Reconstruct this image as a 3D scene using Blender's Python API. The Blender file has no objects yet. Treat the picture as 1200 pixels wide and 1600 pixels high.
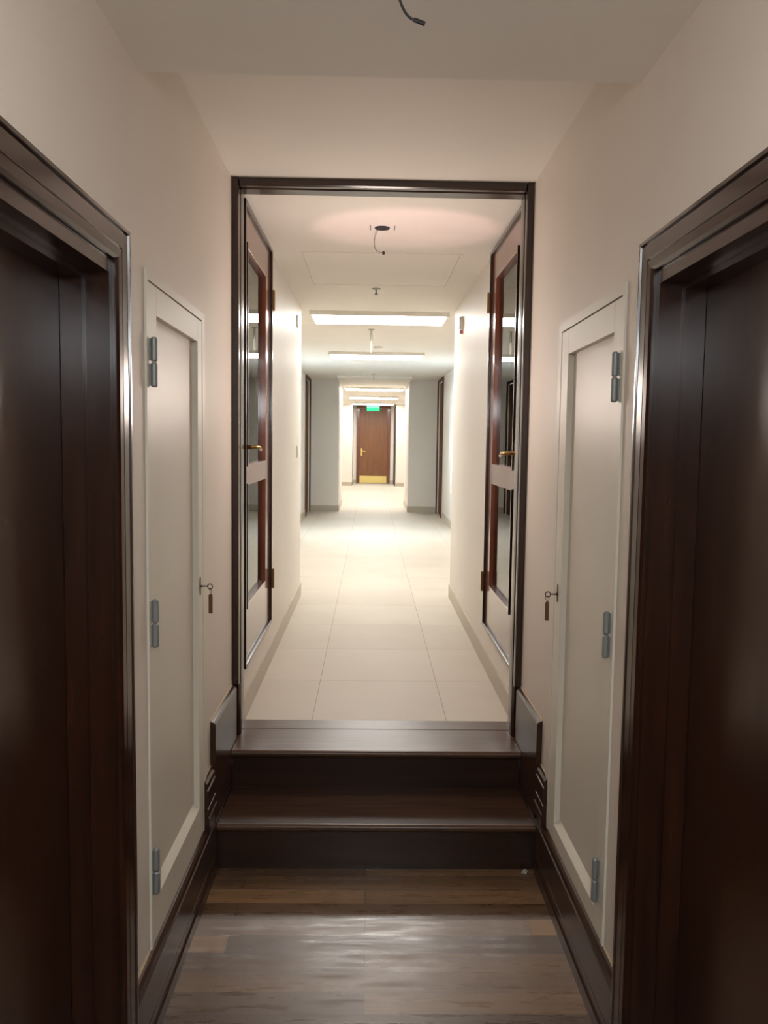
import bpy, bmesh, math
from mathutils import Vector, Matrix

# ------------------------------------------------------------------ camera, world, lamps, exposure
scene = bpy.context.scene
COL = scene.collection
scene.view_settings.view_transform = 'Standard'
scene.view_settings.look = 'None'
scene.view_settings.gamma = 1.0
scene.view_settings.use_curve_mapping = False
scene.view_settings.exposure = 1.28

PITCH, YAW, ROLL = 0.0775416, 0.0180200, 0.0137116
def camera_axes():
    cp, sp = math.cos(PITCH), math.sin(PITCH)
    cy, sy = math.cos(YAW), math.sin(YAW)
    cr, sr = math.cos(ROLL), math.sin(ROLL)
    fw = Vector((sy*cp, cy*cp, -sp)); rt = Vector((cy, -sy, 0)); up = rt.cross(fw)
    return rt*cr + up*sr, up*cr - rt*sr, fw
rt, up, fw = camera_axes()
cam_data = bpy.data.cameras.new('camera')
cam_data.sensor_fit = 'HORIZONTAL'; cam_data.sensor_width = 36.0
cam_data.lens = 1240.0/1200.0*36.0
cam_data.clip_start = 0.02; cam_data.clip_end = 200
cam = bpy.data.objects.new('camera', cam_data); COL.objects.link(cam)
mw = Matrix.Identity(4)
for i, a in enumerate((rt, up, -fw)):
    mw[0][i], mw[1][i], mw[2][i] = a
mw[2][3] = 1.5
cam.matrix_world = mw
scene.camera = cam

world = bpy.data.worlds.new('world'); scene.world = world; world.use_nodes = True
bg = world.node_tree.nodes['Background']
bg.inputs[0].default_value = (0.55, 0.68, 0.85, 1); bg.inputs[1].default_value = 0.25

PANEL_GLOW = 9.8
def area_lamp(name, loc, rot, sx, sy, power, color, spread=None):
    d = bpy.data.lights.new(name, 'AREA'); d.shape = 'RECTANGLE'; d.size = sx; d.size_y = sy
    d.energy = power; d.color = color
    if spread: d.spread = spread
    o = bpy.data.objects.new(name, d); COL.objects.link(o); o.location = loc; o.rotation_euler = rot
    return o
# added neutral fills near the camera brighten the front passage; no fixtures known
area_lamp('fill_front_area', (0.05, 0.0, 2.37), (0, 0, 0), 0.5, 0.5, 6, (0.92, 0.98, 1.0))
pd = bpy.data.lights.new('fill_front_point', 'POINT'); pd.energy = 10.0; pd.color = (0.93, 0.97, 1.0); pd.shadow_soft_size = 0.12
po = bpy.data.objects.new('fill_front_point', pd); COL.objects.link(po); po.location = (0.05, -0.25, 1.95)
# bluish lobby daylight, sent in through two added, unseen windows
area_lamp('light_window_left', (-1.62, 10.2, 1.75), (Vector((1, 0.75, -0.1)).to_track_quat('-Z', 'Y').to_euler()), 1.4, 1.2, 330, (0.62, 0.80, 1.0))
area_lamp('light_window_right', (1.73, 10.2, 1.75), (Vector((-1, 0.75, -0.1)).to_track_quat('-Z', 'Y').to_euler()), 1.4, 1.2, 330, (0.62, 0.80, 1.0))
# added spot without a fixture, imitating the pink patch on the corridor ceiling
sd = bpy.data.lights.new('fill_pink_spot', 'SPOT'); sd.energy = 36; sd.color = (1.0, 0.56, 0.58)
sd.spot_size = math.radians(22); sd.spot_blend = 0.25; sd.shadow_soft_size = 0.03
so = bpy.data.objects.new('fill_pink_spot', sd); COL.objects.link(so)
so.location = (0.16, 2.05, 1.62)
so.rotation_euler = (Vector((0.16, 3.84, 2.55))-Vector((0.16, 2.05, 1.62))).to_track_quat('-Z', 'Y').to_euler()
so.scale = (1.2, 0.42, 1.0)
wd = bpy.data.lights.new('fill_warm_point', 'POINT'); wd.energy = 7.2; wd.color = (1.0, 0.84, 0.75); wd.shadow_soft_size = 0.15  # added warm fill just past the door frame, not a fixture
wo = bpy.data.objects.new('fill_warm_point', wd); COL.objects.link(wo); wo.location = (0.04, 3.62, 1.75)

# ------------------------------------------------------------------ key measures
F = -0.030                     # level of the plank floor
XL, XR = -0.56, 0.638          # walls of the front part
CL, CR = -0.550, 0.648         # walls of the corridor
SLOPE, Y0 = 0.0116683, 3.40    # the corridor floor and ceiling climb gently
ZL = 0.302                     # landing height
ZC = 2.553                     # corridor ceiling at Y0
END = 23.2

# ------------------------------------------------------------------ materials
def rgb(*c):
    return tuple(((v/255.0)/12.92 if v/255.0 <= 0.04045 else ((v/255.0+0.055)/1.055)**2.4) for v in c) + (1.0,)
def mat_base(name, color, rough=0.5, metal=0.0, spec=0.5, coat=0.0, coat_rough=0.1):
    m = bpy.data.materials.new(name); m.use_nodes = True
    b = m.node_tree.nodes['Principled BSDF']
    b.inputs['Base Color'].default_value = color
    b.inputs['Roughness'].default_value = rough; b.inputs['Metallic'].default_value = metal
    b.inputs['Specular IOR Level'].default_value = spec
    b.inputs['Coat Weight'].default_value = coat; b.inputs['Coat Roughness'].default_value = coat_rough
    return m, m.node_tree, b
def node(nt, kind, **kw):
    n = nt.nodes.new(kind)
    for k, v in kw.items(): setattr(n, k, v)
    return n
def coords(nt, scale=(1, 1, 1)):
    t = node(nt, 'ShaderNodeTexCoord'); mp = node(nt, 'ShaderNodeMapping'); mp.inputs['Scale'].default_value = scale
    nt.links.new(t.outputs['Object'], mp.inputs['Vector']); return mp.outputs['Vector']
def noise(nt, vec, scale, detail=4.0, rough=0.55):
    n = node(nt, 'ShaderNodeTexNoise'); n.inputs['Scale'].default_value = scale
    n.inputs['Detail'].default_value = detail; n.inputs['Roughness'].default_value = rough
    nt.links.new(vec, n.inputs['Vector']); return n.outputs['Fac']
def ramp(nt, fac, stops):
    r = node(nt, 'ShaderNodeValToRGB'); e = r.color_ramp.elements
    e[0].position, e[0].color = stops[0]; e[1].position, e[1].color = stops[-1]
    for p, c in stops[1:-1]:
        x = e.new(p); x.color = c
    nt.links.new(fac, r.inputs['Fac']); return r.outputs['Color']
def bump(nt, b, fac, strength, dist=0.002):
    n = node(nt, 'ShaderNodeBump'); n.inputs['Strength'].default_value = strength; n.inputs['Distance'].default_value = dist
    nt.links.new(fac, n.inputs['Height']); nt.links.new(n.outputs['Normal'], b.inputs['Normal'])
def grey(v): return (v, v, v, 1)

def paint(name, color, rough=0.55, bumpy=0.12, spec=0.35):
    m, nt, b = mat_base(name, color, rough, spec=spec)
    v = coords(nt)
    f = noise(nt, v, 1.3, 3)
    c2 = tuple(x*0.95 for x in color[:3]) + (1,)
    nt.links.new(ramp(nt, f, [(0.3, c2), (0.7, color)]), b.inputs['Base Color'])
    bump(nt, b, noise(nt, v, 90, 3), bumpy)
    return m
def wood(name, dark, light, rough, scale, coat=0.0, coat_rough=0.08, spec=0.5):
    """grain runs along the axis whose scale is small"""
    m, nt, b = mat_base(name, dark, rough, coat=coat, coat_rough=coat_rough, spec=spec)
    v = coords(nt, scale)
    f = noise(nt, v, 3.0, 8, 0.62)
    nt.links.new(ramp(nt, f, [(0.28, dark), (0.55, tuple((a+c)/2 for a, c in zip(dark, light))), (0.78, light)]), b.inputs['Base Color'])
    bump(nt, b, f, 0.02, 0.0005)
    return m

M = {}
M['wall'] = paint('wall paint', rgb(228, 218, 207))
M['corridor_wall'] = paint('corridor wall paint', rgb(230, 224, 215), 0.45, 0.08, 0.4)
M['ceiling'] = paint('ceiling paint', rgb(232, 226, 217), 0.7)
M['cabinet'] = paint('cabinet enamel', rgb(222, 216, 203), 0.42, 0.05, 0.3)
M['wood_v'] = wood('dark polished wood upright grain', rgb(34, 17, 11), rgb(60, 33, 21), 0.24, (14, 14, 1.1), 0.3, 0.1)
M['wood_y'] = wood('dark polished wood long grain', rgb(42, 23, 16), rgb(70, 42, 29), 0.28, (14, 1.1, 14), 0.0, 0.12)
M['wood_x'] = wood('dark polished wood cross grain', rgb(36, 21, 14), rgb(60, 37, 25), 0.28, (1.1, 14, 14), 0.25, 0.15)
M['door_leaf'] = wood('brown veneer door', rgb(38, 19, 11), rgb(62, 34, 21), 0.3, (10, 10, 0.7), 0.3, 0.2)
M['far_door'] = wood('lighter brown door', rgb(108, 68, 38), rgb(140, 92, 54), 0.4, (8, 8, 0.7))
M['leaf_wood'] = wood('glazed door reddish wood', rgb(88, 45, 28), rgb(136, 74, 48), 0.2, (12, 12, 1.1), 0.5, 0.08)
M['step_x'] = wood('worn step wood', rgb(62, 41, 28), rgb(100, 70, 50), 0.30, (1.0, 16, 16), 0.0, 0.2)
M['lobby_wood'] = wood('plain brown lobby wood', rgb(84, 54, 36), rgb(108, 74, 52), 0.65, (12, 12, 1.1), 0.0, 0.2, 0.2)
M['step_low'] = wood('dark lower tread wood', rgb(46, 29, 19), rgb(80, 53, 36), 0.42, (1.0, 16, 16), 0.0, 0.2, 0.22)  # step wood darkened and dulled, riser's dark reflection put into its colour
M['brass'] = mat_base('brass', rgb(168, 140, 92), 0.3, 1.0)[0]
M['brass_plate'] = mat_base('brass kick plate', rgb(226, 204, 128), 0.45, 0.35)[0]
M['steel'] = mat_base('painted grey hinge', rgb(138, 142, 142), 0.42, 0.25)[0]
M['iron'] = mat_base('darkened key metal', rgb(86, 74, 62), 0.4, 0.8)[0]
M['tag'] = wood('brown tag', rgb(84, 58, 34), rgb(112, 80, 48), 0.5, (30, 30, 4))
M['black'] = mat_base('black plastic', rgb(20, 20, 24), 0.4)[0]
M['wire'] = mat_base('grey wire', rgb(120, 108, 110), 0.5)[0]
M['white'] = mat_base('white plastic', rgb(226, 222, 212), 0.4)[0]
M['red'] = mat_base('red plastic', rgb(214, 130, 128), 0.35)[0]
M['chrome'] = mat_base('satin metal', rgb(170, 170, 160), 0.3, 0.9)[0]
M['dark'] = mat_base('dark cavity', rgb(40, 36, 44), 0.8)[0]
M['filler'] = mat_base('pale filler wood', rgb(158, 128, 98), 0.4)[0]
M['lint'] = mat_base('grey lint', rgb(190, 185, 175), 0.9)[0]
M['caulk'] = mat_base('pale paint line', rgb(200, 178, 146), 0.6)[0]
M['skirt'] = paint('stone skirting', rgb(186, 176, 158), 0.35, 0.04, 0.5)

def emitter(name, color, strength):
    m = bpy.data.materials.new(name); m.use_nodes = True; nt = m.node_tree
    nt.nodes.remove(nt.nodes['Principled BSDF'])
    e = node(nt, 'ShaderNodeEmission'); e.inputs[0].default_value = color; e.inputs[1].default_value = strength
    nt.links.new(e.outputs[0], nt.nodes['Material Output'].inputs['Surface']); return m
M['panel'] = emitter('light diffuser', (1.0, 0.965, 0.915, 1), PANEL_GLOW)
M['exit'] = emitter('exit sign green', rgb(60, 200, 140), 0.75)
M['exit_light'] = emitter('exit sign pale green', rgb(130, 225, 175), 0.8)

def glass_mat():
    m = bpy.data.materials.new('door glass'); m.use_nodes = True; nt = m.node_tree
    nt.nodes.remove(nt.nodes['Principled BSDF'])
    t = node(nt, 'ShaderNodeBsdfTransparent'); t.inputs[0].default_value = (0.93, 0.95, 0.93, 1)
    g = node(nt, 'ShaderNodeBsdfGlossy'); g.inputs['Roughness'].default_value = 0.005
    fr = node(nt, 'ShaderNodeFresnel'); fr.inputs['IOR'].default_value = 2.6
    mx = node(nt, 'ShaderNodeMixShader')
    nt.links.new(fr.outputs[0], mx.inputs[0]); nt.links.new(t.outputs[0], mx.inputs[1]); nt.links.new(g.outputs[0], mx.inputs[2])
    nt.links.new(mx.outputs[0], nt.nodes['Material Output'].inputs['Surface']); return m
M['glass'] = glass_mat()

def plank_floor():
    m, nt, b = mat_base('plank floor', rgb(100, 74, 54), 0.3, spec=0.8, coat=0.15, coat_rough=0.2)
    v = coords(nt)
    rv = node(nt, 'ShaderNodeMapping'); rv.inputs['Location'].default_value = (0.0, -0.021, 0)
    nt.links.new(v, rv.inputs['Vector'])
    br = node(nt, 'ShaderNodeTexBrick'); br.offset = 0.37; br.inputs['Scale'].default_value = 1.0
    br.inputs['Brick Width'].default_value = 1.15; br.inputs['Row Height'].default_value = 0.088
    br.inputs['Mortar Size'].default_value = 0.0012; br.inputs['Mortar Smooth'].default_value = 0.2
    br.inputs['Color1'].default_value = rgb(74, 51, 33); br.inputs['Color2'].default_value = rgb(146, 112, 76)
    br.inputs['Mortar'].default_value = rgb(34, 22, 15); br.inputs['Bias'].default_value = -0.1
    nt.links.new(rv.outputs[0], br.inputs['Vector'])
    gv = coords(nt, (1.0, 22, 1)); g = noise(nt, gv, 1.6, 6, 0.55)
    mx = node(nt, 'ShaderNodeMixRGB', blend_type='MULTIPLY'); mx.inputs[0].default_value = 0.75
    nt.links.new(br.outputs['Color'], mx.inputs[1])
    nt.links.new(ramp(nt, g, [(0.25, grey(0.62)), (0.75, grey(1.2))]), mx.inputs[2])
    nt.links.new(mx.outputs[0], b.inputs['Base Color'])
    sv = coords(nt, (1.6, 12, 1)); s = noise(nt, sv, 3.0, 7, 0.65)
    nt.links.new(ramp(nt, s, [(0.3, grey(0.17)), (0.7, grey(0.48))]), b.inputs['Roughness'])
    return m
M['planks'] = plank_floor()

def tile_floor():
    m, nt, b = mat_base('pale floor tile', rgb(206, 196, 176), 0.28, spec=0.22)
    v = coords(nt)
    mp = node(nt, 'ShaderNodeMapping'); mp.inputs['Location'].default_value = (0.245, -3.405, 0)
    nt.links.new(v, mp.inputs['Vector'])
    br = node(nt, 'ShaderNodeTexBrick'); br.offset = 0.0; br.inputs['Scale'].default_value = 1.0
    br.inputs['Brick Width'].default_value = 0.5985; br.inputs['Row Height'].default_value = 0.63
    br.inputs['Mortar Size'].default_value = 0.0016; br.inputs['Mortar Smooth'].default_value = 0.1
    br.inputs['Color1'].default_value = rgb(206, 198, 184); br.inputs['Color2'].default_value = rgb(200, 192, 178)
    br.inputs['Mortar'].default_value = rgb(150, 138, 120)
    nt.links.new(mp.outputs[0], br.inputs['Vector'])
    c = noise(nt, v, 3.0, 5)
    mx = node(nt, 'ShaderNodeMixRGB', blend_type='MULTIPLY'); mx.inputs[0].default_value = 0.5
    nt.links.new(br.outputs['Color'], mx.inputs[1])
    nt.links.new(ramp(nt, c, [(0.3, grey(0.92)), (0.7, grey(1.04))]), mx.inputs[2])
    nt.links.new(mx.outputs[0], b.inputs['Base Color'])
    nt.links.new(ramp(nt, noise(nt, v, 5.0, 5), [(0.2, grey(0.46)), (0.8, grey(0.54))]), b.inputs['Roughness'])
    return m
M['tiles'] = tile_floor()

# ------------------------------------------------------------------ geometry helpers
def rise(p):
    return (p[0], p[1], p[2] + SLOPE*(p[1]-Y0))
class Mesh:
    def __init__(self, slope=False):
        self.bm = bmesh.new(); self.slope = slope
    def face(self, pts):
        vs = [self.bm.verts.new(p) for p in pts]; self.bm.faces.new(vs)
    def box(self, x0, x1, y0, y1, z0, z1):
        x0, x1 = sorted((x0, x1)); y0, y1 = sorted((y0, y1)); z0, z1 = sorted((z0, z1))
        v = [self.bm.verts.new((x, y, z)) for z in (z0, z1) for y in (y0, y1) for x in (x0, x1)]
        for f in ((0, 2, 3, 1), (4, 5, 7, 6), (0, 1, 5, 4), (2, 6, 7, 3), (0, 4, 6, 2), (1, 3, 7, 5)):
            self.bm.faces.new([v[i] for i in f])
        return self
    def prism(self, outline, axis, a, b):
        """extrude a closed 2D outline along axis (0 x,1 y,2 z) from a to b"""
        def at(p, t):
            q = [p[0], p[1]]; q.insert(axis, t); return tuple(q)
        A = [self.bm.verts.new(at(p, a)) for p in outline]; B = [self.bm.verts.new(at(p, b)) for p in outline]
        n = len(outline)
        self.bm.faces.new(A); self.bm.faces.new(B[::-1])
        for i in range(n): self.bm.faces.new((A[i], B[i], B[(i+1) % n], A[(i+1) % n]))
        return self
    def sweep_frame(self, profile, path, side):
        """mitred moulding: profile = (offset outward from the opening, height off the wall);
        path = corner points (y, z) with outward directions (dy, dz); side = function(height)->x"""
        rings = []
        for (y, z), (dy, dz) in path:
            rings.append([self.bm.verts.new((side(h), y+dy*o, z+dz*o)) for o, h in profile])
        n = len(profile)
        for a, b in zip(rings[:-1], rings[1:]):
            for i in range(n):
                self.bm.faces.new((a[i], b[i], b[(i+1) % n], a[(i+1) % n]))
        self.bm.faces.new(rings[0]); self.bm.faces.new(rings[-1][::-1])
        return self
    def tube(self, pts, r, seg=8, taper=None):
        rings = []
        pts = [Vector(p) for p in pts]
        for i, p in enumerate(pts):
            d = (pts[min(i+1, len(pts)-1)] - pts[max(i-1, 0)]).normalized()
            a = d.orthogonal().normalized() if i == 0 else (rings_axis - d*rings_axis.dot(d)).normalized()
            rings_axis = a; b = d.cross(a)
            rr = r if taper is None else r*taper[i]
            rings.append([self.bm.verts.new(p + (a*math.cos(2*math.pi*k/seg) + b*math.sin(2*math.pi*k/seg))*rr) for k in range(seg)])
        for A, B in zip(rings[:-1], rings[1:]):
            for k in range(seg): self.bm.faces.new((A[k], A[(k+1) % seg], B[(k+1) % seg], B[k]))
        self.bm.faces.new(rings[0][::-1]); self.bm.faces.new(rings[-1]); return self
    def lathe(self, center, profile, axis=2, seg=24):
        """profile (radius, height) turned about an axis through center"""
        rings = []
        for r, h in profile:
            ring = []
            for k in range(seg):
                c, s = r*math.cos(2*math.pi*k/seg), r*math.sin(2*math.pi*k/seg)
                q = {2: (c, s, h), 0: (h, c, s), 1: (c, h, s)}[axis]
                ring.append(self.bm.verts.new(Vector(center)+Vector(q)))
            rings.append(ring)
        for A, B in zip(rings[:-1], rings[1:]):
            for k in range(seg): self.bm.faces.new((A[k], A[(k+1) % seg], B[(k+1) % seg], B[k]))
        self.bm.faces.new(rings[0][::-1]); self.bm.faces.new(rings[-1]); return self
    def torus(self, center, R, r, normal, seg=28, s2=8):
        n = Vector(normal).normalized(); a = n.orthogonal().normalized(); b = n.cross(a); rings = []
        for i in range(seg):
            t = 2*math.pi*i/seg; d = a*math.cos(t)+b*math.sin(t); c = Vector(center)+d*R
            rings.append([self.bm.verts.new(c+(d*math.cos(2*math.pi*k/s2)+n*math.sin(2*math.pi*k/s2))*r) for k in range(s2)])
        for i in range(seg):
            A, B = rings[i], rings[(i+1) % seg]
            for k in range(s2): self.bm.faces.new((A[k], A[(k+1) % s2], B[(k+1) % s2], B[k]))
        return self
def grid_wall(m, x0, x1, ys, zs, holes):
    """solid wall between x0 and x1 over the y/z rectangle, with rectangular holes; holes = (y0,y1,z0,z1[,xa,xb]):
    a hole may be only a recess when xa,xb is given"""
    ycuts = sorted(set([ys[0], ys[1]] + [h[i] for h in holes for i in (0, 1)]))
    zcuts = sorted(set([zs[0], zs[1]] + [h[i] for h in holes for i in (2, 3)]))
    xcuts = sorted(set([x0, x1] + [h[i] for h in holes if len(h) > 4 for i in (4, 5)]))
    cut_grid(m, xcuts, ycuts, zcuts, [(h[4:] if len(h) > 4 else (x0, x1)) + tuple(h[:4]) for h in holes])
def cut_grid(m, xc, yc, zc, holes):
    def solid(i, j, k):
        if not (0 <= i < len(xc)-1 and 0 <= j < len(yc)-1 and 0 <= k < len(zc)-1): return False
        x, y, z = (xc[i]+xc[i+1])/2, (yc[j]+yc[j+1])/2, (zc[k]+zc[k+1])/2
        return not any(h[0] < x < h[1] and h[2] < y < h[3] and h[4] < z < h[5] for h in holes)
    for i in range(len(xc)-1):
        for j in range(len(yc)-1):
            for k in range(len(zc)-1):
                if not solid(i, j, k): continue
                X, Y, Z = (xc[i], xc[i+1]), (yc[j], yc[j+1]), (zc[k], zc[k+1])
                if not solid(i-1, j, k): m.face([(X[0], Y[0], Z[0]), (X[0], Y[0], Z[1]), (X[0], Y[1], Z[1]), (X[0], Y[1], Z[0])])
                if not solid(i+1, j, k): m.face([(X[1], Y[0], Z[0]), (X[1], Y[1], Z[0]), (X[1], Y[1], Z[1]), (X[1], Y[0], Z[1])])
                if not solid(i, j-1, k): m.face([(X[0], Y[0], Z[0]), (X[1], Y[0], Z[0]), (X[1], Y[0], Z[1]), (X[0], Y[0], Z[1])])
                if not solid(i, j+1, k): m.face([(X[0], Y[1], Z[0]), (X[0], Y[1], Z[1]), (X[1], Y[1], Z[1]), (X[1], Y[1], Z[0])])
                if not solid(i, j, k-1): m.face([(X[0], Y[0], Z[0]), (X[0], Y[1], Z[0]), (X[1], Y[1], Z[0]), (X[1], Y[0], Z[0])])
                if not solid(i, j, k+1): m.face([(X[0], Y[0], Z[1]), (X[1], Y[0], Z[1]), (X[1], Y[1], Z[1]), (X[0], Y[1], Z[1])])
    bmesh.ops.remove_doubles(m.bm, verts=m.bm.verts, dist=1e-5)

WORLD_LOC = {}
def obj(name, m, mat, parent=None, bevel=0.0, smooth=False, label=None):
    bm = m.bm
    if m.slope:
        for v in bm.verts: v.co.z += SLOPE*(v.co.y-Y0)
    bmesh.ops.recalc_face_normals(bm, faces=bm.faces)
    off = Vector((0, 0, 0)); base = Vector((0, 0, 0))
    if parent is not None: base = WORLD_LOC[parent.name].copy()
    if parent is not None:
        for v in bm.verts: v.co -= base
    me = bpy.data.meshes.new(name); bm.to_mesh(me); bm.free()
    if smooth:
        for p in me.polygons: p.use_smooth = True
        if smooth == 'angle': me.set_sharp_from_angle(angle=math.radians(30))
    me.materials.append(M[mat] if isinstance(mat, str) else mat)
    o = bpy.data.objects.new(name, me); COL.objects.link(o)
    if parent is not None: o.parent = parent
    WORLD_LOC[o.name] = base
    if bevel:
        b = o.modifiers.new('bevel', 'BEVEL'); b.width = bevel; b.segments = 2; b.limit_method = 'ANGLE'; b.angle_limit = math.radians(40)
    if label: o['label'] = label
    return o
def tag(o, label, cat, group=None):
    o['label'] = label; o['category'] = cat
    if group: o['group'] = group
    return o
def thing(name, loc, label=None, cat=None, group=None):
    o = bpy.data.objects.new(name, None); o.empty_display_size = 0.1; COL.objects.link(o); o.location = loc
    WORLD_LOC[o.name] = Vector(loc)
    if label: tag(o, label, cat, group)
    return o
def structure(o, label=None):
    o['kind'] = 'structure'
    if label: o['label'] = label
    return o

# ------------------------------------------------------------------ the shell: front part
m = Mesh(); m.box(-0.9, 1.0, -2.6, 2.81, -0.1, F)
structure(obj('floor', m, 'planks'), 'dark plank floor below the two steps')
m = Mesh(True); m.box(-2.2, 2.3, 3.445, END+0.2, ZL-0.18, ZL-0.002)
structure(obj('floor', m, 'tiles'), 'pale tiled corridor floor beyond the wooden threshold')

DL = (0.84, 1.69, F, 1.862)     # left doorway (y, z)
DR = (0.90, 1.75, F, 1.872)
def sy(v): return v*1.0073
def sz(v): return 1.5+(v-1.5)*1.0073
KL = (sy(1.99), sy(2.645), sz(0.201), sz(1.925))   # cabinet openings
KR = (sy(2.01), sy(2.675), sz(0.201), sz(1.915))
m = Mesh(); grid_wall(m, XL-0.2, XL, (-2.6, 3.33), (F, 2.75), [DL, KL])
structure(obj('wall_left', m, 'wall'), 'left wall of the front passage')
m = Mesh(); grid_wall(m, XR, XR+0.2, (-2.6, 3.33), (F, 2.75), [DR, KR])
structure(obj('wall_right', m, 'wall'), 'right wall of the front passage')
m = Mesh(); m.box(XL-0.2, XR+0.2, -2.8, -2.6, F, 2.75)
structure(obj('wall_rear', m, 'wall'))
m = Mesh(); m.box(XL, XR, -2.6, 1.966, 2.386, 2.75)
structure(obj('ceiling', m, 'ceiling'), 'lowered ceiling over the front of the passage')
m = Mesh(); m.box(XL, XR, 1.966, 3.33, 2.564, 2.75)
structure(obj('ceiling', m, 'ceiling'), 'higher ceiling just before the door frame')

# ------------------------------------------------------------------ corridor shell (climbs gently)
POCKET_L = (3.355, 4.262, 0.552, 2.528)
POCKET_R = (3.395, 4.282, 0.545, 2.538)
for nm, c, s, pk in (('wall_corridor_left', CL, -1, POCKET_L), ('wall_corridor_right', CR, 1, POCKET_R)):
    m = Mesh(True); a, b = sorted((c, c+s*0.22))
    ra, rb = (c-0.06, c) if s < 0 else (c, c+0.06)
    grid_wall(m, a, b, (3.33, 6.29), (0.1, 2.8), [pk + (ra, rb)])
    structure(obj(nm, m, 'corridor_wall'))
LX, RX = -1.06, 1.17
WIN = (10.20, 11.50, 0.8, 2.15)
m = Mesh(True); cut_grid(m, [LX-0.2, LX], [6.07, 10.20, 11.50, 12.98, 13.80, 15.5], [0.1, 0.296, 0.8, 2.15, 2.56, 2.8],
                         [(LX-0.2, LX, 10.20, 11.50, 0.8, 2.15), (LX-0.2, LX, 12.98, 13.80, 0.296, 2.56)])
structure(obj('wall_lobby_left', m, 'corridor_wall'))
m = Mesh(True); cut_grid(m, [RX, RX+0.2], [6.07, 10.20, 11.50, 12.95, 13.78, 15.5], [0.1, 0.296, 0.8, 2.15, 2.56, 2.8],
                         [(RX, RX+0.2, 10.20, 11.50, 0.8, 2.15), (RX, RX+0.2, 12.95, 13.78, 0.296, 2.56)])
structure(obj('wall_lobby_right', m, 'corridor_wall'))
m = Mesh(True); m.box(LX-0.2, CL-0.22, 6.09, 6.29, 0.1, 2.8); structure(obj('wall_lobby_near_left', m, 'corridor_wall'))
m = Mesh(True); m.box(CR+0.22, RX+0.2, 6.09, 6.29, 0.1, 2.8); structure(obj('wall_lobby_near_right', m, 'corridor_wall'))
m = Mesh(True); m.box(LX, -0.556, 13.89, 15.5, 0.1, 2.8); structure(obj('wall_pier_left', m, 'corridor_wall'))
m = Mesh(True); m.box(0.664, RX, 13.89, 15.5, 0.1, 2.8); structure(obj('wall_pier_right', m, 'corridor_wall'))
m = Mesh(True); m.box(-1.25, LX, 15.5, 21.9, 0.1, 2.8); structure(obj('wall_inner_left', m, 'corridor_wall'))
m = Mesh(True); m.box(RX, 1.36, 15.5, 21.9, 0.1, 2.8); structure(obj('wall_inner_right', m, 'corridor_wall'))
m = Mesh(True); m.box(-1.25, -0.505, 21.9, END, 0.1, 2.8); structure(obj('wall_alcove_left', m, 'corridor_wall'))
m = Mesh(True); m.box(0.695, 1.36, 21.9, END, 0.1, 2.8); structure(obj('wall_alcove_right', m, 'corridor_wall'))
m = Mesh(True); m.box(-1.25, 1.36, END, END+0.2, 0.1, 2.8); structure(obj('wall_far', m, 'corridor_wall'))
m = Mesh(True); m.box(-1.3, 1.4, 3.33, 6.29, ZC, 2.8)
structure(obj('ceiling', m, 'ceiling'), 'ceiling of the near corridor')
m = Mesh(True); m.box(-1.3, 1.4, 6.29, 13.89, 2.588, 2.8)
structure(obj('ceiling', m, 'ceiling'), 'ceiling of the lobby')
m = Mesh(True); m.box(-1.3, 1.4, 13.90, END+0.2, ZC, 2.8)
structure(obj('ceiling', m, 'ceiling'), 'ceiling of the far corridor')
m = Mesh(True); m.box(-0.5555, 0.6635, 13.0, 13.899, 2.548, 2.7)
structure(obj('ceiling_beam', m, 'ceiling'), 'shallow bulkhead before the far corridor opening')

# stone skirting of the corridor
H = ZL+0.10
for nm, boxes in (('baseboard_corridor_left', [(CL, CL+0.009, 3.345, 6.299)]),
                  ('baseboard_corridor_right', [(CR-0.009, CR, 3.345, 6.299)]),
                  ('baseboard_lobby_left', [(LX, LX+0.009, 6.3, 12.91), (LX, CL, 6.29, 6.299)]),
                  ('baseboard_lobby_right', [(RX-0.009, RX, 6.3, 12.88), (CR, RX, 6.29, 6.299)]),
                  ('baseboard_pier_left', [(LX, -0.547, 13.881, 13.89), (-0.556, -0.547, 13.881, 15.5)]),
                  ('baseboard_pier_right', [(0.655, RX, 13.881, 13.89), (0.655, 0.664, 13.881, 15.5)]),
                  ('baseboard_alcove_left', [(LX, -0.497, 21.89, 21.9), (-0.505, -0.497, 21.89, END)]),
                  ('baseboard_alcove_right', [(0.687, RX, 21.89, 21.9)]),
                  ('baseboard_inner_left', [(LX, LX+0.009, 15.5, 21.89)]),
                  ('baseboard_inner_right', [(RX-0.009, RX, 15.5, 21.89)]),
                  ('baseboard_far', [(-0.497, -0.41, END-0.009, END), (0.575, 0.695, END-0.009, END)])):
    m = Mesh(True)
    for b in boxes: m.box(b[0], b[1], b[2], b[3], ZL-0.002, H)
    structure(obj(nm, m, 'skirt'))

# windows of the lobby (added out of view to admit its bluish daylight)
for nm, x, s in (('window_1', LX, -1), ('window_2', RX, 1)):
    w = structure(thing(nm, (x, 10.85, 0.8)))
    m = Mesh(True)
    a, b = x+s*0.06, x+s*0.11
    for (y0, y1, z0, z1) in ((10.20, 11.50, 0.8, 0.85), (10.20, 11.50, 2.10, 2.15), (10.20, 10.25, 0.85, 2.10), (11.45, 11.50, 0.85, 2.10), (10.83, 10.87, 0.85, 2.10)):
        m.box(a, b, y0, y1, z0, z1)
    obj('window_frame', m, 'white', w)
    m = Mesh(True); m.box(x+s*0.083, x+s*0.087, 10.25, 11.45, 0.85, 2.10); obj('pane', m, 'glass', w)

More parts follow.
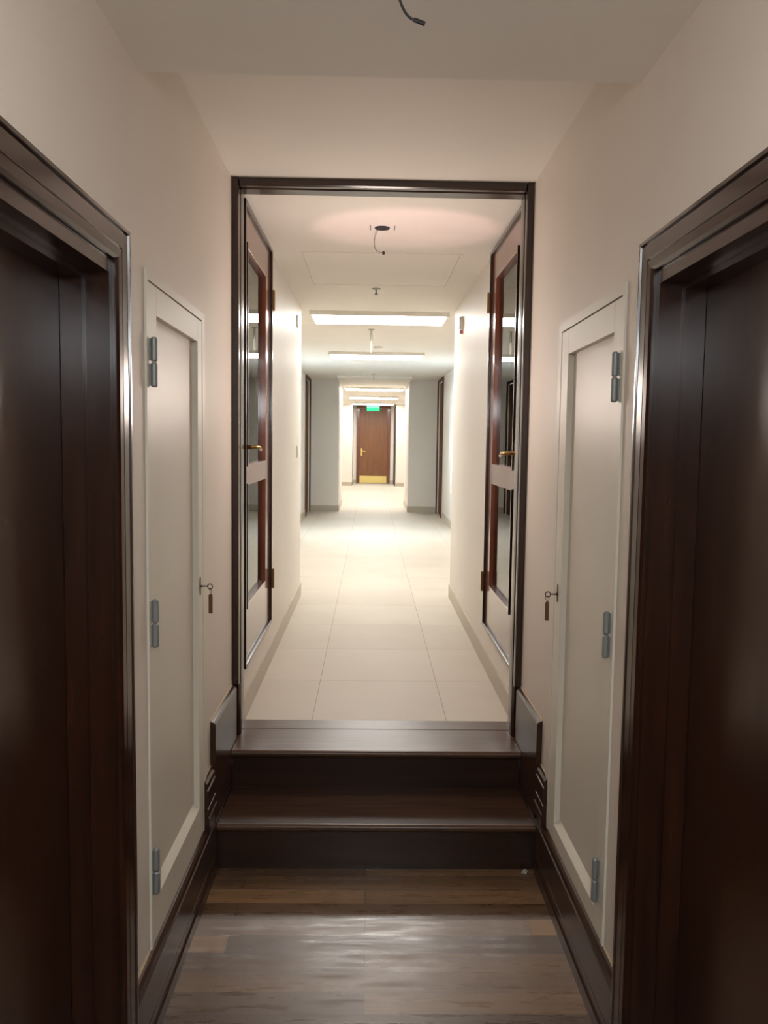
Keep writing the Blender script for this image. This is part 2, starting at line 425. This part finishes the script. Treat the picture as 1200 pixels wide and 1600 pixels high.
# ------------------------------------------------------------------ staircase
st = thing('staircase', (0.04, 2.76, 0.0), 'two dark wooden steps climbing to the tiled corridor', 'stairs')
SX0, SX1 = XL+0.022, XR-0.022
def tread(name, y0, y1, z, parent, mat='step_x', t=0.028, label=None):
    """board with a half-round front edge"""
    r = t/2; pts = [(y1, z-t)]
    for k in range(0, 17):
        a = -math.pi/2 - math.pi*k/16
        pts.append((y0+r+math.cos(a)*r, z-r+math.sin(a)*r))
    pts.append((y1, z))
    m = Mesh(); m.prism(pts, 0, SX0, SX1)
    return obj(name, m, mat, parent, label=label, smooth='angle')
m = Mesh(); m.box(SX0, SX1, 2.800, 2.818, F, 0.117); obj('riser', m, 'wood_x', st)
tread('nosing', 2.775, 2.7915, 0.145, st)
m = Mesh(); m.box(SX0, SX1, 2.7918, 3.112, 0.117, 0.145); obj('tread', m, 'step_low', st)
m = Mesh(); m.box(SX0, SX1, 3.106, 3.13, 0.145, 0.274); obj('riser', m, 'wood_x', st)
tread('tread', 3.077, 3.330, 0.302, st, label='top tread with a rounded nosing')
m = Mesh(); m.box(-0.552, 0.650, 3.333, 3.445, 0.27, 0.303)
tag(obj('threshold_board', m, 'step_x', None, 0.002), 'flat wooden threshold board between the top step and the first floor tiles', 'threshold')
m = Mesh(); m.box(XL, XR, 2.82, 3.445, -0.1, 0.10); structure(obj('trim_stair_base', m, 'dark'))

# ------------------------------------------------------------------ dark wooden skirting and stepped stringers
def skirt_profile(s, x, z0, h):
    """(x, z) outline; s=+1 left wall (board grows to +x)"""
    p = [(0, 0), (0.024, 0), (0.024, 0.040), (0.020, 0.044), (0.020, 0.074), (0.017, 0.076), (0.017, 0.079), (0.020, 0.081),
         (0.020, h-0.034), (0.016, h-0.031), (0.016, h-0.027), (0.019, h-0.024), (0.017, h-0.010), (0.010, h-0.002), (0, h)]
    return [(x+s*a, z0+b) for a, b in p]
for nm, x, s, y0, y1 in (('baseboard_left', XL, 1, 1.783, 2.773), ('baseboard_right', XR, -1, 1.817, 2.773)):
    m = Mesh(); m.prism(skirt_profile(s, x, F, 0.220), 1, y0, y1)
    structure(obj(nm, m, 'wood_y'))
    m = Mesh(); m.prism(skirt_profile(s, x, F, 0.220), 1, -2.6, y0-1.02)
    structure(obj(nm, m, 'wood_y'))
for nm, x, s, ya, yb in (('trim_stringer_left', XL, 1, 2.640, 2.774), ('trim_stringer_right', XR, -1, 2.680, 2.808)):
    m = Mesh(); m.prism(skirt_profile(s, x, 0.1905, 0.172), 1, ya, yb)
    structure(obj(nm, m, 'wood_y'), 'lower stepped skirting piece beside the first step')
    m = Mesh(); m.prism([(x+s*a, b) for a, b in ((0, 0.16), (0.020, 0.16), (0.020, 0.515), (0.013, 0.522), (0, 0.526))], 1, yb, 3.218)
    structure(obj(nm, m, 'wood_y'), 'upper stepped skirting piece beside the top step')

for nm, x, s, runs in (('trim_caulk_left', XL, 1, ((1.783, 2.640, 0.190), (2.640, 2.774, 0.3627), (2.774, 3.218, 0.5262))),
                       ('trim_caulk_right', XR, -1, ((1.817, 2.680, 0.190), (2.680, 2.808, 0.3627), (2.808, 3.218, 0.5262)))):
    for ya, yb, zt in runs:
        m = Mesh(); m.prism([(x, zt+0.0003), (x+s*0.004, zt+0.0003), (x, zt+0.006)], 1, ya, yb)
        structure(obj(nm, m, 'caulk'), 'pale paint line along the top of the wooden skirting')

# ------------------------------------------------------------------ door frame above the stairs
fr = structure(thing('trim_door_frame', (0.04, 3.22, 0.302)), 'dark wooden door frame at the top of the steps')
for s, x, i in ((1, XL, 0), (-1, XR, 1)):
    m = Mesh()
    # plan outline (x, y) of the upright, stepped on its inner face
    pl = [(0.001, 3.222), (0.026, 3.222), (0.028, 3.232), (0.028, 3.252), (0.024, 3.256), (0.024, 3.262), (0.030, 3.268), (0.032, 3.29), (0.032, 3.332), (0.001, 3.332)]
    m.prism([(x+s*a, b) for a, b in pl], 2, 0.526, 2.564)
    obj('jamb', m, 'wood_v', fr)
    m = Mesh(); m.prism([(x+s*a, b) for a, b in ((0.001, 3.252), (0.022, 3.252), (0.030, 3.268), (0.032, 3.29), (0.032, 3.332), (0.001, 3.332))], 2, 0.302, 0.5255)
    obj('jamb_foot', m, 'wood_v', fr)
m = Mesh()
hd = [(3.222, 0), (3.222, -0.024), (3.232, -0.028), (3.252, -0.028), (3.256, -0.024), (3.262, -0.024), (3.268, -0.030), (3.332, -0.030), (3.332, 0)]
m.prism([(a, 2.562+b) for a, b in hd], 0, XL+0.0325, XR-0.0325)
obj('head', m, 'wood_x', fr)

# ------------------------------------------------------------------ big doors at the sides of the front passage
CASE = [(0.0, 0.0), (0.0, 0.021), (0.006, 0.026), (0.024, 0.027), (0.0265, 0.0235), (0.029, 0.027), (0.060, 0.028),
        (0.0615, 0.0245), (0.064, 0.0245), (0.066, 0.031), (0.073, 0.031), (0.075, 0.028), (0.075, 0.0)]
def side_door(nm, x, s, opening, label):
    y0, y1, _, zt = opening
    t = structure(thing(nm, (x, (y0+y1)/2, 0)), label)
    X = lambda h: x + s*h
    m = Mesh()
    yi, yo, zi = y1+0.017, y0-0.017, zt+0.030
    path = [((yi, F), (1, 0)), ((yi, zi), (1, 1)), ((yo, zi), (-1, 1)), ((yo, F), (-1, 0))]
    m.sweep_frame(CASE, path, X)
    obj('casing', m, 'wood_v', t)
    d = -0.085   # leaf face behind the wall plane
    m = Mesh()
    a, b = X(0.013), X(-0.2)
    e = 0.0008
    m.box(a, b, y1-0.001, y1+0.0165, F, zt+0.029); m.box(a, b, y0-0.0165, y0+0.001, F, zt+0.029)
    m.box(a, b, y0+0.001, y1-0.001, zt-0.001, zt+0.029)
    obj('jamb', m, 'wood_v', t)
    m = Mesh()
    m.box(X(d+0.045), X(d), y1-0.013, y1-0.0015, F, zt-0.0015)
    m.box(X(d+0.045), X(d), y0+0.0015, y0+0.013, F, zt-0.0015)
    m.box(X(d+0.045), X(d), y0+0.013, y1-0.013, zt-0.014, zt-0.0015)
    obj('door_stop', m, 'wood_v', t)
    m = Mesh(); m.box(X(d-0.001), X(d-0.041), y0+0.004, y1-0.004, F+0.006, zt-0.004)
    lf = obj('door_leaf', m, 'door_leaf', t, 0.0015)
    m = Mesh(); hx = X(d)
    m.box(hx, X(d+0.004), y0+0.04, y0+0.085, 0.90, 1.12)
    m.tube([(X(d+0.003), y0+0.062, 1.04), (X(d+0.045), y0+0.062, 1.04), (X(d+0.05), y0+0.075, 1.04), (X(d+0.05), y0+0.17, 1.035)], 0.008, 10)
    obj('handle', m, 'brass', t, smooth=False)
side_door('door_1', XL, 1, DL, 'dark wooden door at the left edge of the passage')
side_door('door_2', XR, -1, DR, 'dark wooden door at the right edge of the passage')

# ------------------------------------------------------------------ cream wall cabinets
def cabinet(x, s, op, door, panel, label, hinges, key):
    y0, y1, z0, z1 = op
    door = (sy(door[0]), sy(door[1]), sz(door[2]), sz(door[3])); panel = (sy(panel[0]), sy(panel[1]), sz(panel[2]), sz(panel[3]))
    hinges = [(sy(a), sz(b), sz(c)) for a, b, c in hinges]
    X = lambda h: x + s*h
    t = thing('wall_cabinet', (x, (y0+y1)/2, z0), label, 'cabinet')
    # frame moulding round the opening
    m = Mesh()
    dy0, dy1, dz0, dz1 = door
    oy0, oy1, oz0, oz1 = y0-0.018, y1+0.012, z0+0.0, z1+0.010
    for b in ((oy0, dy0-0.002, oz0, oz1), (dy1+0.004, oy1, oz0, oz1), (dy0-0.002, dy1+0.004, dz1+0.004, oz1)):
        m.box(X(0.0005), X(0.0068), *b)
    # carcass behind the wall face
    m.box(X(-0.16), X(0.0005), y0+0.001, dy0-0.002, z0+0.001, z1-0.001)
    m.box(X(-0.16), X(0.0005), dy1+0.004, y1-0.001, z0+0.001, z1-0.001)
    m.box(X(-0.16), X(0.0005), dy0-0.002, dy1+0.004, dz1+0.004, z1-0.001)
    m.box(X(-0.17), X(-0.16), y0+0.001, y1-0.001, z0+0.001, z1-0.001)
    obj('cabinet_frame', m, 'cabinet', t, 0.002)
    d = thing('cabinet_door', (x, dy0, dz0)); bpy.data.objects[d.name].parent = t
    d.location = Vector((x, dy0, dz0)) - WORLD_LOC[t.name]
    py0, py1, pz0, pz1 = panel
    m = Mesh(); a, b = X(-0.018), X(0.006)
    m.box(a, b, dy0, py0, dz0, dz1); m.box(a, b, py1, dy1, dz0, dz1)
    m.box(a, b, py0, py1, pz1, dz1); m.box(a, b, py0, py1, dz0, pz0)
    # sloped ledges round the recessed panel
    pass
    obj('door_frame', m, 'cabinet', d, 0.0015)
    m = Mesh(); m.box(X(-0.018), X(-0.013), py0-0.0005, py1+0.0005, pz0-0.0005, pz1+0.0005)
    obj('recessed_panel', m, 'cabinet', d)
    # sloped bottom ledge
    m = Mesh(); m.prism([(X(0.0058), pz0+0.0005), (X(-0.0128), pz0+0.0005), (X(-0.0128), pz0+0.020)], 1, py0+0.0006, py1-0.0006)
    obj('bottom_ledge', m, 'cabinet', d)
    for hy, hz0, hz1 in hinges:
        m = Mesh(); zc = (hz0+hz1)/2
        for a, b in ((hz0, zc-0.0008), (zc+0.0008, hz1)):
            m.lathe((X(0.0160), hy, 0), [(0.0055, a), (0.0085, a+0.004), (0.0085, b-0.004), (0.0055, b)] , 2, 16)
            m.box(X(0.0070), X(0.010), hy-0.010, hy+0.012, a+0.004, b-0.004)
        obj('hinge', m, 'steel', t, smooth='angle')
    # escutcheon
    ky, kz = key
    m = Mesh()
    pts = []
    for k in range(20):
        a = 2*math.pi*k/20; pts.append((ky+0.009*math.cos(a)*(1-0.35*abs(math.sin(a))), kz+0.030*math.sin(a)))
    m.prism(pts, 0, *sorted((X(0.0062), X(0.0085))))
    obj('escutcheon', m, 'iron', t)
    return t
cabinet(XL, 1, KL, (1.992, 2.612, 0.206, 1.906), (2.066, 2.549, 0.312, 1.834),
        'tall narrow cream cabinet with a recessed panel, set in the left wall', [(2.004, 1.649, 1.772), (1.996, 0.993, 1.116), (1.984, 0.346, 0.469)], (2.588, 1.048))
cabinet(XR, -1, KR, (2.013, 2.640, 0.206, 1.893), (2.075, 2.553, 0.262, 1.814),
        'tall narrow cream cabinet with a recessed panel, set in the right wall', [(2.026, 1.630, 1.757), (2.022, 0.969, 1.092), (2.044, 0.295, 0.416)], (2.615, 1.032))

def key_set(x, s, ky, kz, label, hang):
    X = lambda h: x + s*h
    k = thing('key', (X(0.0086), ky, kz), label, 'key')
    m = Mesh(); m.tube([(X(0.0086), ky, kz), (X(0.030), ky, kz)], 0.0022, 10)
    m.lathe((X(0.0086), ky, kz), [(0.004, 0), (0.004, s*0.003), (0.0024, s*0.0045)], 0, 14)
    m.torus((X(0.0385), ky, kz-0.001), 0.0085, 0.0018, (0.25, 1, 0))
    obj('key_blade', m, 'iron', k, smooth=True)
    m = Mesh(); m.torus((X(hang), ky+0.001, kz-0.0145), 0.0085, 0.0009, (1, 0.55, 0.1)); obj('key_ring', m, 'iron', k, smooth=True)
    m = Mesh(); hx = X(hang)
    m.prism([(hx-0.0065, kz-0.090), (hx+0.0065, kz-0.090), (hx+0.0065, kz-0.030), (hx+0.003, kz-0.025), (hx-0.003, kz-0.025), (hx-0.0065, kz-0.030)], 1, ky-0.0015, ky+0.0015)
    obj('key_tag', m, 'tag', k, 0.0006)
key_set(XL, 1, 2.590, 1.047, 'small key with a brown tag hanging from the left cabinet lock', 0.040)
key_set(XR, -1, 2.617, 1.028, 'small key with a brown tag hanging from the right cabinet lock', 0.040)

# ------------------------------------------------------------------ glazed leaves lying against the corridor walls
def glazed_leaf(nm, c, s, y0, y1, z0, z1, pane_y, zs, label, hz):
    X = lambda h: c + s*h
    t = structure(thing(nm, (c, (y0+y1)/2, z0)), label)
    py0, py1 = pane_y; up0, up1, lo0, lo1 = zs
    m = Mesh(True); a, b = X(-0.040), X(0.014)
    m.box(a, b, y0, py0, z0, z1); m.box(a, b, py1, y1, z0, z1)
    m.box(a, b, py0, py1, up1, z1); m.box(a, b, py0, py1, lo1, up0); m.box(a, b, py0, py1, z0, lo0)
    obj('leaf_frame', m, 'leaf_wood', t, 0.001)
    # raised edging on the leaf's rim
    m = Mesh(True); w = 0.018
    for b_ in ((y0, y0+w, z0, z1), (y1-w, y1, z0, z1), (y0+w, y1-w, z1-w, z1), (y0+w, y1-w, z0, z0+w)):
        m.box(X(0.0145), X(0.027), *b_)
    obj('rim_moulding', m, 'wood_v', t, 0.002)
    for q0, q1 in ((up0, up1), (lo0, lo1)):
        m = Mesh(True); m.box(X(0.0145), X(0.0255), py0-0.016, py0-0.002, q0-0.01, q1+0.01)
        obj('glazing_bead', m, 'wood_v', t)
        m = Mesh(True); m.box(X(-0.010), X(-0.006), py0-0.0, py1+0.0, q0, q1)
        obj('glass_pane', m, 'glass', t)
    # lever handle
    m = Mesh(True); hy = y0+0.075; hz_ = hz
    m.prism([(hy-0.012, hz_-0.10), (hy+0.012, hz_-0.10), (hy+0.016, hz_-0.05), (hy+0.010, hz_-0.03), (hy+0.014, hz_+0.04), (hy, hz_+0.06), (hy-0.014, hz_+0.04), (hy-0.010, hz_-0.03), (hy-0.016, hz_-0.05)],
            0, *sorted((X(0.0145), X(0.018))))
    h = obj('lock_plate', m, 'brass', t)
    m = Mesh(True); m.tube([(X(0.018), hy, hz_), (X(0.052), hy, hz_), (X(0.064), hy+0.012, hz_-0.001), (X(0.066), hy+0.05, hz_-0.004), (X(0.064), hy+0.10, hz_-0.014)], 0.0085, 12, [1.2, 1, 1.05, 1.0, 0.8])
    obj('lever_handle', m, 'brass', t, smooth=True)
    for q in (z0+0.24, z1-0.26):
        m = Mesh(True); m.lathe((X(0.033), y1-0.006, 0), [(0.004, q-0.055), (0.006, q-0.05), (0.006, q+0.05), (0.004, q+0.055)], 2, 12)
        m.box(X(0.0272), X(0.030), y1-0.014, y1, q-0.05, q+0.05)
        obj('hinge', m, 'brass', t)
glazed_leaf('door_3', CL, 1, 3.356, 4.260, 0.553, 2.527, (3.43, 4.08), (1.432, 2.354, 0.812, 1.339),
            'glazed wooden door leaf folded against the left corridor wall', 1.506)
glazed_leaf('door_4', CR, -1, 3.396, 4.280, 0.546, 2.537, (3.50, 4.14), (1.428, 2.378, 0.786, 1.325),
            'glazed wooden door leaf folded against the right corridor wall', 1.494)

# ------------------------------------------------------------------ ceiling light panels
lights = [(6.57, 7.06, 2.553, 'brightest and nearest rectangular ceiling light, above the start of the lobby'),
          (9.54, 10.10, 2.588, 'second rectangular ceiling light from the viewer, in the middle of the lobby ceiling'),
          (15.20, 15.80, 2.553, 'third rectangular ceiling light from the viewer, just past the far opening'),
          (18.25, 18.9, 2.553, 'fourth rectangular ceiling light from the viewer, between the third and the last'),
          (21.3, 21.95, 2.553, 'farthest rectangular ceiling light, just above the exit sign')]
for y0, y1, z, lab in lights:
    if z > 2.56 or y0 < 7: z = 2.588
    cx = 0.060
    t = thing('ceiling_light', (cx, (y0+y1)/2, z+SLOPE*((y0+y1)/2-Y0)), lab, 'ceiling light', 'rectangular ceiling lights')
    zb = 2.556 if z > 2.56 else 2.523
    m = Mesh(True)
    x0, x1 = cx-0.552, cx+0.552; w = 0.018
    m.box(x0-w, x0, y0-w, y1+w, zb-0.002, z); m.box(x1, x1+w, y0-w, y1+w, zb-0.002, z)
    m.box(x0, x1, y0-w, y0, zb-0.002, z); m.box(x0, x1, y1, y1+w, zb-0.002, z)
    obj('light_frame', m, 'white', t)
    m = Mesh(True); m.box(x0, x1, y0, y1, zb, zb+0.006); obj('diffuser', m, 'panel', t)

# ------------------------------------------------------------------ ceiling hatch, junction box, wires, sprinklers
t = thing('ceiling_hatch', (0.05, 4.83, ZC+SLOPE*(4.83-Y0)), 'flush rectangular access hatch in the corridor ceiling', 'hatch')
m = Mesh(True)
for b in ((-0.395, -0.383, 4.385, 5.275), (0.475, 0.487, 4.385, 5.275), (-0.383, 0.475, 4.385, 4.397), (-0.383, 0.475, 5.263, 5.275)):
    m.box(b[0], b[1], b[2], b[3], ZC-0.005, ZC)
obj('hatch_frame', m, 'ceiling', t)
m = Mesh(True); m.box(-0.380, 0.472, 4.400, 5.260, ZC-0.004, ZC); obj('hatch_panel', m, 'ceiling', t)

zc = ZC+SLOPE*(3.88-Y0)
t = thing('junction_box', (0.043, 3.88, zc), 'open round wiring point in the corridor ceiling between two small slots', 'junction box')
m = Mesh(); m.lathe((0.043, 3.88, zc), [(0.034, -0.004), (0.036, -0.004), (0.036, 0.0), (0.0, 0.0)], 2, 28); m2 = Mesh()
obj('hole_disc', m, 'dark', t)  # flat disc; the dark of an open hole is put into its colour
for sx in (-0.016, 0.099):
    m = Mesh(); m.box(sx, sx+0.005, 3.84, 3.92, zc-0.002, zc); obj('mounting_slot', m, 'wire', t)
t = thing('hanging_wire', (0.03, 3.87, zc), 'thin curling wire hanging from the open corridor ceiling box', 'wire')
def bez(p, n=24):
    out = []
    for i in range(n+1):
        u = i/n; pts = [Vector(q) for q in p]
        while len(pts) > 1: pts = [pts[k].lerp(pts[k+1], u) for k in range(len(pts)-1)]
        out.append(pts[0])
    return out
zb = zc-0.004
m = Mesh()
m.tube(bez([(0.030, 3.87, zb), (0.006, 3.87, zb-0.03), (-0.004, 3.87, zb-0.08), (0.008, 3.87, zb-0.115), (0.045, 3.87, zb-0.115)]), 0.0013, 6)
m.tube(bez([(0.022, 3.88, zb), (-0.004, 3.88, zb-0.03), (0.0, 3.88, zb-0.09), (0.020, 3.88, zb-0.11)]), 0.0010, 6)
obj('wire_strand', m, 'wire', t, smooth=True)
m = Mesh(); m.lathe((0.050, 3.87, zb-0.116), [(0.002, -0.008), (0.006, -0.007), (0.007, 0.004), (0.003, 0.009)], 2, 12); obj('terminal', m, 'iron', t)

t = thing('hanging_cable', (0.03, 1.33, 2.386), 'black cable end curling down from the front ceiling', 'cable')
m = Mesh(); m.tube(bez([(0.02, 1.33, 2.386), (0.022, 1.34, 2.32), (0.028, 1.35, 2.24), (0.040, 1.35, 2.205), (0.064, 1.35, 2.199)], 30), 0.0021, 10)
obj('cable_strand', m, 'black', t, smooth=True)
m = Mesh(); m.tube([(0.062, 1.35, 2.1995), (0.066, 1.35, 2.1985), (0.080, 1.35, 2.1935)], 0.0036, 10); obj('connector', m, 'black', t)

def sprinkler(x, y, z, drop, lab, white=False):
    zz = z+SLOPE*(y-Y0)
    t = thing('sprinkler', (x, y, zz), lab, 'sprinkler')
    m = Mesh(); m.lathe((x, y, zz), [(0.030, 0.0), (0.028, -0.006), (0.012, -0.010)], 2, 20); obj('ceiling_plate', m, 'chrome', t)
    m = Mesh(); m.tube([(x, y, zz-0.010), (x, y, zz-drop+0.012)], 0.007 if drop < 0.1 else 0.011, 10)
    obj('stem', m, 'chrome' , t)
    m = Mesh()
    if drop > 0.1:
        m.lathe((x, y, zz-drop), [(0.004, -0.10), (0.012, -0.09), (0.016, -0.02), (0.010, 0.012)], 2, 16)
        obj('bulb', m, 'white', t)
    else:
        m.lathe((x, y, zz-drop), [(0.014, 0.0), (0.015, 0.003), (0.007, 0.012)], 2, 16); obj('deflector', m, 'chrome', t)
sprinkler(0.026, 5.40, ZC, 0.042, 'small metal sprinkler head on the ceiling, just behind the hatch')
sprinkler(-0.006, 7.60, 2.588, 0.12, 'longer hanging sprinkler with a pale end, between the first two ceiling lights')
sprinkler(0.038, 12.6, 2.588, 0.09, 'tiny farthest sprinkler, just before the opening to the far corridor')
y = 9.0; zz = 2.588+SLOPE*(y-Y0)
m = Mesh(); m.lathe((0.078, y, zz), [(0.05, 0.0), (0.05, -0.018), (0.030, -0.030), (0.0, -0.030)], 2, 24)
tag(obj('smoke_detector', m, 'white'), 'small flat round detector on the lobby ceiling, just before the second light', 'smoke detector')

# alarm on the right corridor wall and plates on the left one
t = thing('wall_alarm', (CR, 5.74, 2.36), 'small white wall alarm with a reddish base, high on the right corridor wall', 'alarm')
m = Mesh(True); m.lathe((CR, 5.74, 2.385), [(0.048, 0.0), (0.048, -0.012), (0.040, -0.028), (0.0, -0.032)], 0, 24); obj('sounder', m, 'white', t)
m = Mesh(True); m.lathe((CR, 5.74, 2.322), [(0.014, 0.0), (0.014, -0.016), (0.008, -0.022)], 0, 20); obj('indicator', m, 'red', t)
m = Mesh(True); m.box(CL, CL+0.009, 5.88, 5.965, 2.36, 2.445)
tag(obj('cover_plate', m, 'white', None, 0.002), 'small plate high on the left corridor wall near the lobby corner', 'wall plate')
t = thing('light_switch', (CL, 5.95, 1.46), 'small light switch at hand height on the left corridor wall', 'switch')
m = Mesh(True); m.box(CL, CL+0.008, 5.91, 5.99, 1.405, 1.495); obj('switch_plate', m, 'white', t, 0.002)
m = Mesh(True); m.box(CL+0.008, CL+0.011, 5.93, 5.97, 1.425, 1.475); obj('rocker', m, 'white', t)

# ------------------------------------------------------------------ lobby side doors and the far door
def lobby_door(nm, x, s, y0, y1, zt, label):
    X = lambda h: x+s*h
    t = structure(thing(nm, (x, (y0+y1)/2, ZL+SLOPE*(y0-Y0))), label)
    m = Mesh(True); z0 = ZL-0.002
    w = 0.065
    m.box(X(0.0), X(0.022), y0-w, y0, z0, zt); m.box(X(0.0), X(0.022), y1, y1+w, z0, zt); m.box(X(0.0), X(0.022), y0, y1, zt-0.05, zt)
    obj('casing', m, 'lobby_wood', t, 0.003)
    m = Mesh(True); m.box(X(-0.02), X(-0.06), y0+0.002, y1-0.002, z0+0.004, zt-0.052); obj('door_leaf', m, 'lobby_wood', t)
    m = Mesh(True); m.tube([(X(-0.02), y0+0.06, 1.33), (X(0.03), y0+0.06, 1.33), (X(0.03), y0+0.16, 1.33)], 0.008, 8); obj('handle', m, 'brass', t)
lobby_door('door_5', LX, 1, 12.98, 13.80, 2.587, 'dark door seen edge-on in the left wall of the lobby')
lobby_door('door_6', RX, -1, 12.95, 13.78, 2.587, 'dark door seen edge-on in the right wall of the lobby')

t = structure(thing('door_7', (0.08, END, ZL+SLOPE*(END-Y0))), 'brown door with brass kick plate closing the far end of the corridor')
z0 = ZL-0.002
m = Mesh(True)
m.box(-0.410, -0.325, END-0.03, END, z0, 2.54); m.box(0.478, 0.572, END-0.03, END, z0, 2.54); m.box(-0.325, 0.478, END-0.03, END, 2.46, 2.54)
obj('casing', m, 'leaf_wood', t, 0.003)
m = Mesh(True); m.box(-0.323, 0.476, END-0.02, END-0.002, z0+0.008, 2.458); obj('door_leaf', m, 'far_door', t)
m = Mesh(True); m.box(-0.312, 0.470, END-0.026, END-0.0205, z0+0.02, z0+0.215); obj('kick_plate', m, 'brass_plate', t)
m = Mesh(True); m.box(-0.282, -0.242, END-0.026, END-0.0205, 1.10, 1.32); obj('lock_plate', m, 'brass_plate', t)
m = Mesh(True); m.tube([(-0.262, END-0.022, 1.24), (-0.262, END-0.08, 1.24), (-0.15, END-0.08, 1.235)], 0.013, 10); obj('lever_handle', m, 'brass_plate', t)
t = structure(thing('door_8', (0.695, 22.5, ZL+SLOPE*(22.5-Y0))), 'brown doorway edge on the right just before the far door')
m = Mesh(True); m.box(0.660, 0.6945, 21.93, 22.01, z0, 2.50); m.box(0.660, 0.6945, 22.85, 22.93, z0, 2.50); m.box(0.660, 0.6945, 22.01, 22.85, 2.42, 2.50); obj('casing', m, 'wood_v', t)
m = Mesh(True); m.box(0.680, 0.6945, 22.01, 22.85, z0+0.006, 2.42); obj('door_leaf', m, 'door_leaf', t)

# exit sign
y = 21.6
t = thing('exit_sign', (0.058, y, 2.52+SLOPE*(y-Y0)), 'small green exit sign hanging before the far door', 'exit sign')
m = Mesh(True); m.box(-0.115, 0.232, y-0.015, y+0.015, 2.340, 2.425); obj('sign_panel', m, 'exit', t)
m = Mesh(True); m.box(-0.115, 0.232, y-0.015, y+0.015, 2.4252, 2.500); obj('sign_panel_top', m, 'exit_light', t, label='paler upper band of the sign')
for sx in (-0.02, 0.128):
    m = Mesh(True); m.box(sx, sx+0.008, y-0.004, y+0.004, 2.5002, ZC); obj('hanger', m, 'white', t)

# ------------------------------------------------------------------ small things on the wood floor
m = Mesh(); m.box(0.535, 0.612, 2.400, 2.486, F, F+0.0006)
tag(obj('floor_patch', m, 'filler'), 'small pale repair patch let into the plank floor by the right skirting', 'floor patch')
m = Mesh()
for (dx, dy, dz, r) in ((0, 0, 0.006, 0.006), (0.010, 0.004, 0.005, 0.005), (-0.006, -0.006, 0.004, 0.0045), (0.004, -0.009, 0.004, 0.004), (0.004, 0.0, 0.012, 0.004)):
    m.lathe((0.578+dx, 2.775+dy, F+dz), [(r*0.4, -r), (r*0.9, -r*0.5), (r, 0), (r*0.8, r*0.6), (r*0.3, r)], 2, 10)
tag(obj('lint_ball', m, 'lint'), 'tiny pale clump of lint at the foot of the first step, right side', 'lint')
